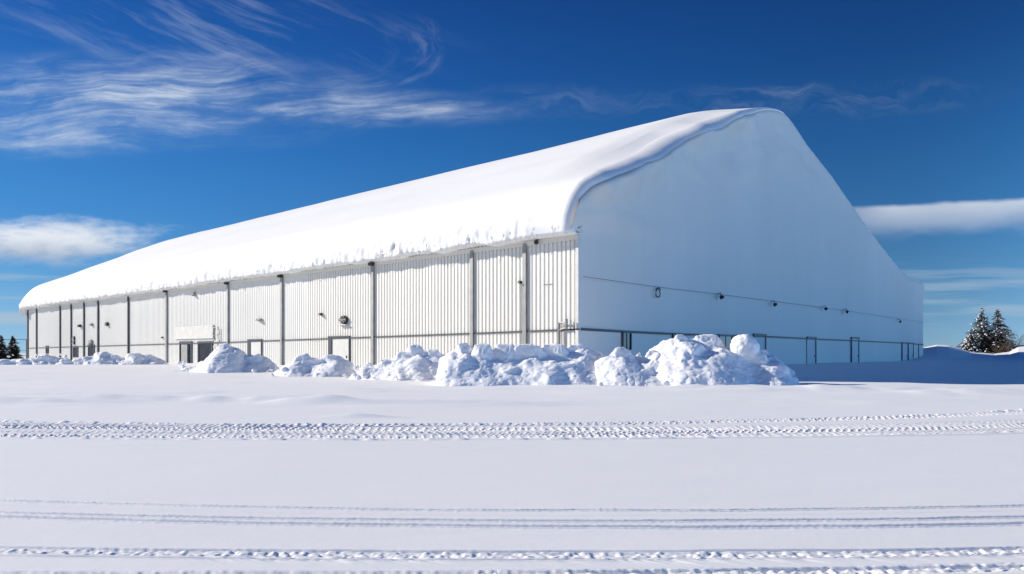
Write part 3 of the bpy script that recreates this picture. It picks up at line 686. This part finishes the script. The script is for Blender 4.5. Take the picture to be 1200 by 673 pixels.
# combed cirrus: long filaments, slowly bending
bend = mth('MULTIPLY_ADD', w1, .55, mth('MULTIPLY', w2, .12))
cv = mth('ADD', mth('ADD', Vv, mth('MULTIPLY', U, .06)), bend)
fil = nz_(comb(mth('MULTIPLY_ADD', w2, .5, mth('MULTIPLY', U, .42)), mth('MULTIPLY', cv, 3.6), 0.0), 1.25, 9, .66, .05)
fil2 = nz_(comb(mth('MULTIPLY', U, .8), mth('MULTIPLY', mth('ADD', cv, mth('MULTIPLY', w1, .2)), 8.0), 3.0), 1.4, 7, .65, .1)
patch = nz_(comb(mth('MULTIPLY', U, .7), mth('MULTIPLY', Vv, 1.4), 5.0), 1.3, 4)
f1 = mth('MULTIPLY', ss_(fil, .36, .72), ss_(fil2, .25, .7, .35, 1.0))
wisp = mth('MULTIPLY', f1, ss_(patch, .30, .62, .25, 1))
main = mth('MAXIMUM', ell(1.7, 1.15, 3.3, .66, .02, 1.05, .15), mth('MULTIPLY', ell(3.9, 1.26, 2.6, .30, .02, 1.0, .1), 1.1))
main = mth('MAXIMUM', main, mth('MULTIPLY', ell(.4, 1.55, 1.9, .38, .05, 1.0, .1), .9))
c1 = mth('MULTIPLY', mth('ADD', mth('MULTIPLY', wisp, 1.35), mth('MULTIPLY', ss_(patch, .3, .65), .14)), main)
# diagonal upper filaments
dg = mth('ADD', mth('MULTIPLY', Vv, 1.0), mth('MULTIPLY', U, -.42))
dal = mth('ADD', mth('MULTIPLY', U, .9), mth('MULTIPLY', Vv, .45))
fd = nz_(comb(mth('MULTIPLY', dal, .5), mth('MULTIPLY', mth('ADD', dg, mth('MULTIPLY', w1, .25)), 4.0), 9.0), 1.2, 8, .62, .08)
c2 = mth('MULTIPLY', mth('MULTIPLY', ss_(fd, .42, .78), ell(2.3, .3, 3.6, .8, .1, 1, .1)), .42)
# hook shaped plume at the right end of the cirrus
uu = mth('DIVIDE', mth('SUBTRACT', U, 3.75), 1.45); vv = mth('DIVIDE', mth('SUBTRACT', Vv, .55), .52)
rr = mth('ADD', mth('SQRT', mth('ADD', mth('MULTIPLY', uu, uu), mth('MULTIPLY', vv, vv))), mth('MULTIPLY', w2, .35))
aa = mth('ARCTAN2', vv, uu)
fh = nz_(comb(mth('MULTIPLY', aa, .7), mth('MULTIPLY', rr, 5.0), 2.0), 1.5, 6, .62, .1)
hook = mth('MULTIPLY', mth('MULTIPLY', ss_(fh, .45, .72), mth('MULTIPLY', ss_(rr, .55, .9), ss_(rr, 1.12, 1.0))), mth('MULTIPLY', ss_(aa, -1.0, -.3), ss_(aa, 2.0, 1.2)))
c3 = mth('MULTIPLY', hook, .15)
# faint veil on the right
fr_ = nz_(comb(mth('MULTIPLY', U, .6), mth('MULTIPLY', mth('ADD', Vv, mth('MULTIPLY', w2, .8)), 4.5), 12.0), 1.2, 7, .62, .08)
c4 = mth('MULTIPLY', mth('MULTIPLY', ss_(fr_, .42, .75), ell(9.6, 1.15, 2.6, .32, -.03, 1, .1)), .22)
c4 = mth('ADD', c4, mth('MULTIPLY', mth('MULTIPLY', ss_(fr_, .4, .75), ell(6.6, 1.2, 1.6, .3, .0, 1, .1)), .12))
cir = mth('MULTIPLY', mth('ADD', mth('ADD', c1, c2), mth('ADD', c3, c4)), ahead, clamp=True)
# lenticular clouds : ragged top left one, smooth right one
e1 = nz_(comb(mth('MULTIPLY', U, 1.6), mth('MULTIPLY', Vv, 5.0), 21.0), 1.6, 6, .6)
ew = mth('MULTIPLY', mth('SUBTRACT', e1, .5), .9)
len1 = mth('MULTIPLY', ell(.45, 2.84, 1.65, .34, -.03, 1.0, .25, ew), .95)
cut1 = mth('MULTIPLY', len1, ss_(e1, .15, .45, .6, 1.0))
top2 = mth('ADD', mth('MULTIPLY_ADD', U, -.052, 2.965), mth('MULTIPLY', w2, .10))                     # upper edge line of the right cloud
b2 = mth('SUBTRACT', Vv, top2)
sm = nz_(comb(mth('MULTIPLY', U, .8), mth('MULTIPLY', Vv, 3.0), 31.0), 1.3, 4, .5)
body2 = mth('MULTIPLY', mth('MULTIPLY', ss_(b2, -.035, .03), ss_(mth('ADD', b2, mth('MULTIPLY', sm, .42)), .66, .14)), ss_(U, 9.3, 10.6))
len2 = mth('MULTIPLY', body2, ss_(sm, .25, .65, .50, .76))
# thin bars of stratus low over the horizon
bar = nz_(comb(mth('MULTIPLY', U, .35), mth('MULTIPLY', mth('ADD', Vv, mth('MULTIPLY', w1, .15)), 5.5), 41.0), 1.3, 4, .5)
bars = mth('MULTIPLY', mth('MULTIPLY', ss_(bar, .48, .68), mth('MULTIPLY', ss_(Vv, 3.0, 3.3), ss_(Vv, 3.95, 3.6))), .44)
barL = mth('MULTIPLY', mth('MULTIPLY', ss_(Vv, 3.62, 3.70), ss_(Vv, 3.84, 3.76)), mth('MULTIPLY', ss_(U, 1.6, .2), .7))
low = mth('MULTIPLY', mth('MAXIMUM', bars, barL), ahead)
lent = mth('MULTIPLY', mth('MAXIMUM', cut1, len2), ahead)
# the clear sky: physical sky tinted and blended with the deep cold blue measured in the photograph
ramp = n.new('ShaderNodeValToRGB'); l.new(mth('MAXIMUM', dz, 0.0), ramp.inputs[0]); cr = ramp.color_ramp
def lin(c): return tuple((q/255/12.92 if q/255 <= .04045 else ((q/255+.055)/1.055)**2.4) for q in c)
stops = [(0, (146, 182, 206)), (.03, (126, 172, 205)), (.09, (90, 150, 197)), (.17, (62, 130, 192)), (.26, (44, 112, 182)), (.36, (28, 88, 162)), (.47, (18, 66, 138)), (.7, (14, 52, 118)), (1, (12, 46, 108))]
cr.elements[0].position = 0; cr.elements[0].color = (*lin(stops[0][1]), 1); cr.elements[1].position = 1; cr.elements[1].color = (*lin(stops[-1][1]), 1)
for p, c in stops[1:-1]:
    e = cr.elements.new(p); e.color = (*lin(c), 1)
side_ = mth('MULTIPLY_ADD', mth('DIVIDE', dx, mth('MAXIMUM', hyp, .01)), -.66, 1.0)      # brighter toward the sun
cosg = mth('ADD', mth('ADD', mth('MULTIPLY', dx, sdir.x), mth('MULTIPLY', dy, sdir.y)), mth('MULTIPLY', dz, sdir.z))
anti = mth('POWER', mth('MAXIMUM', mth('MULTIPLY', cosg, -1.0), 0.0), 3.0)            # added fill: sky opposite the sun boosted to lift the shaded gable and snow
side_ = mth('ADD', side_, mth('MULTIPLY', anti, 11.0))
tint = n.new('ShaderNodeVectorMath'); tint.operation = 'SCALE'; l.new(ramp.outputs[0], tint.inputs[0]); l.new(mth('MULTIPLY', side_, SKYK), tint.inputs['Scale'])
nm = n.new('ShaderNodeMix'); nm.data_type = 'RGBA'; nm.blend_type = 'MULTIPLY'; nm.inputs['Factor'].default_value = 1
l.new(sky.outputs[0], nm.inputs[6]); nm.inputs[7].default_value = (.30, .50, .80, 1)
clear = n.new('ShaderNodeMix'); clear.data_type = 'RGBA'; clear.inputs[0].default_value = .12; l.new(tint.outputs[0], clear.inputs[6]); l.new(nm.outputs[2], clear.inputs[7])
def over(base, fac, col):
    m = n.new('ShaderNodeMix'); m.data_type = 'RGBA'; l.new(base, m.inputs[6]); l.new(fac, m.inputs[0])
    if isinstance(col, tuple): m.inputs[7].default_value = (*col, 1)
    else: l.new(col, m.inputs[7])
    return m.outputs[2]
CL = 1.0
s = over(clear.outputs[2], low, (4.2, 5.3, 6.4))
s = over(s, mth('MULTIPLY', cir, .85), (5.6, 6.5, 7.8))
shade1 = n.new('ShaderNodeMix'); shade1.data_type = 'RGBA'; l.new(ss_(mth('ADD', Vv, mth('MULTIPLY', ew, .3)), 2.74, 3.02), shade1.inputs[0])
shade1.inputs[6].default_value = (8.0, 8.4, 9.0, 1); shade1.inputs[7].default_value = (4.4, 5.2, 6.4, 1)
s = over(s, lent, shade1.outputs[2])
l.new(s, bg.inputs['Color']); bg.inputs['Strength'].default_value = .08
# ------------------------------------------------------------------ camera
cam = bpy.data.cameras.new('camera'); co = bpy.data.objects.new('camera', cam); C.objects.link(co)
co.location = (0, 0, EYE); co.rotation_euler = (R(90), 0, 0)
cam.sensor_width = 36; cam.lens = F/1200*36; cam.shift_y = (HZ-336.5)/1200; cam.clip_end = 20000; cam.clip_start = .1
sc = bpy.context.scene; sc.camera = co
sc.view_settings.view_transform = 'Standard'; sc.view_settings.look = 'None'; sc.view_settings.exposure = .34; sc.view_settings.gamma = 1
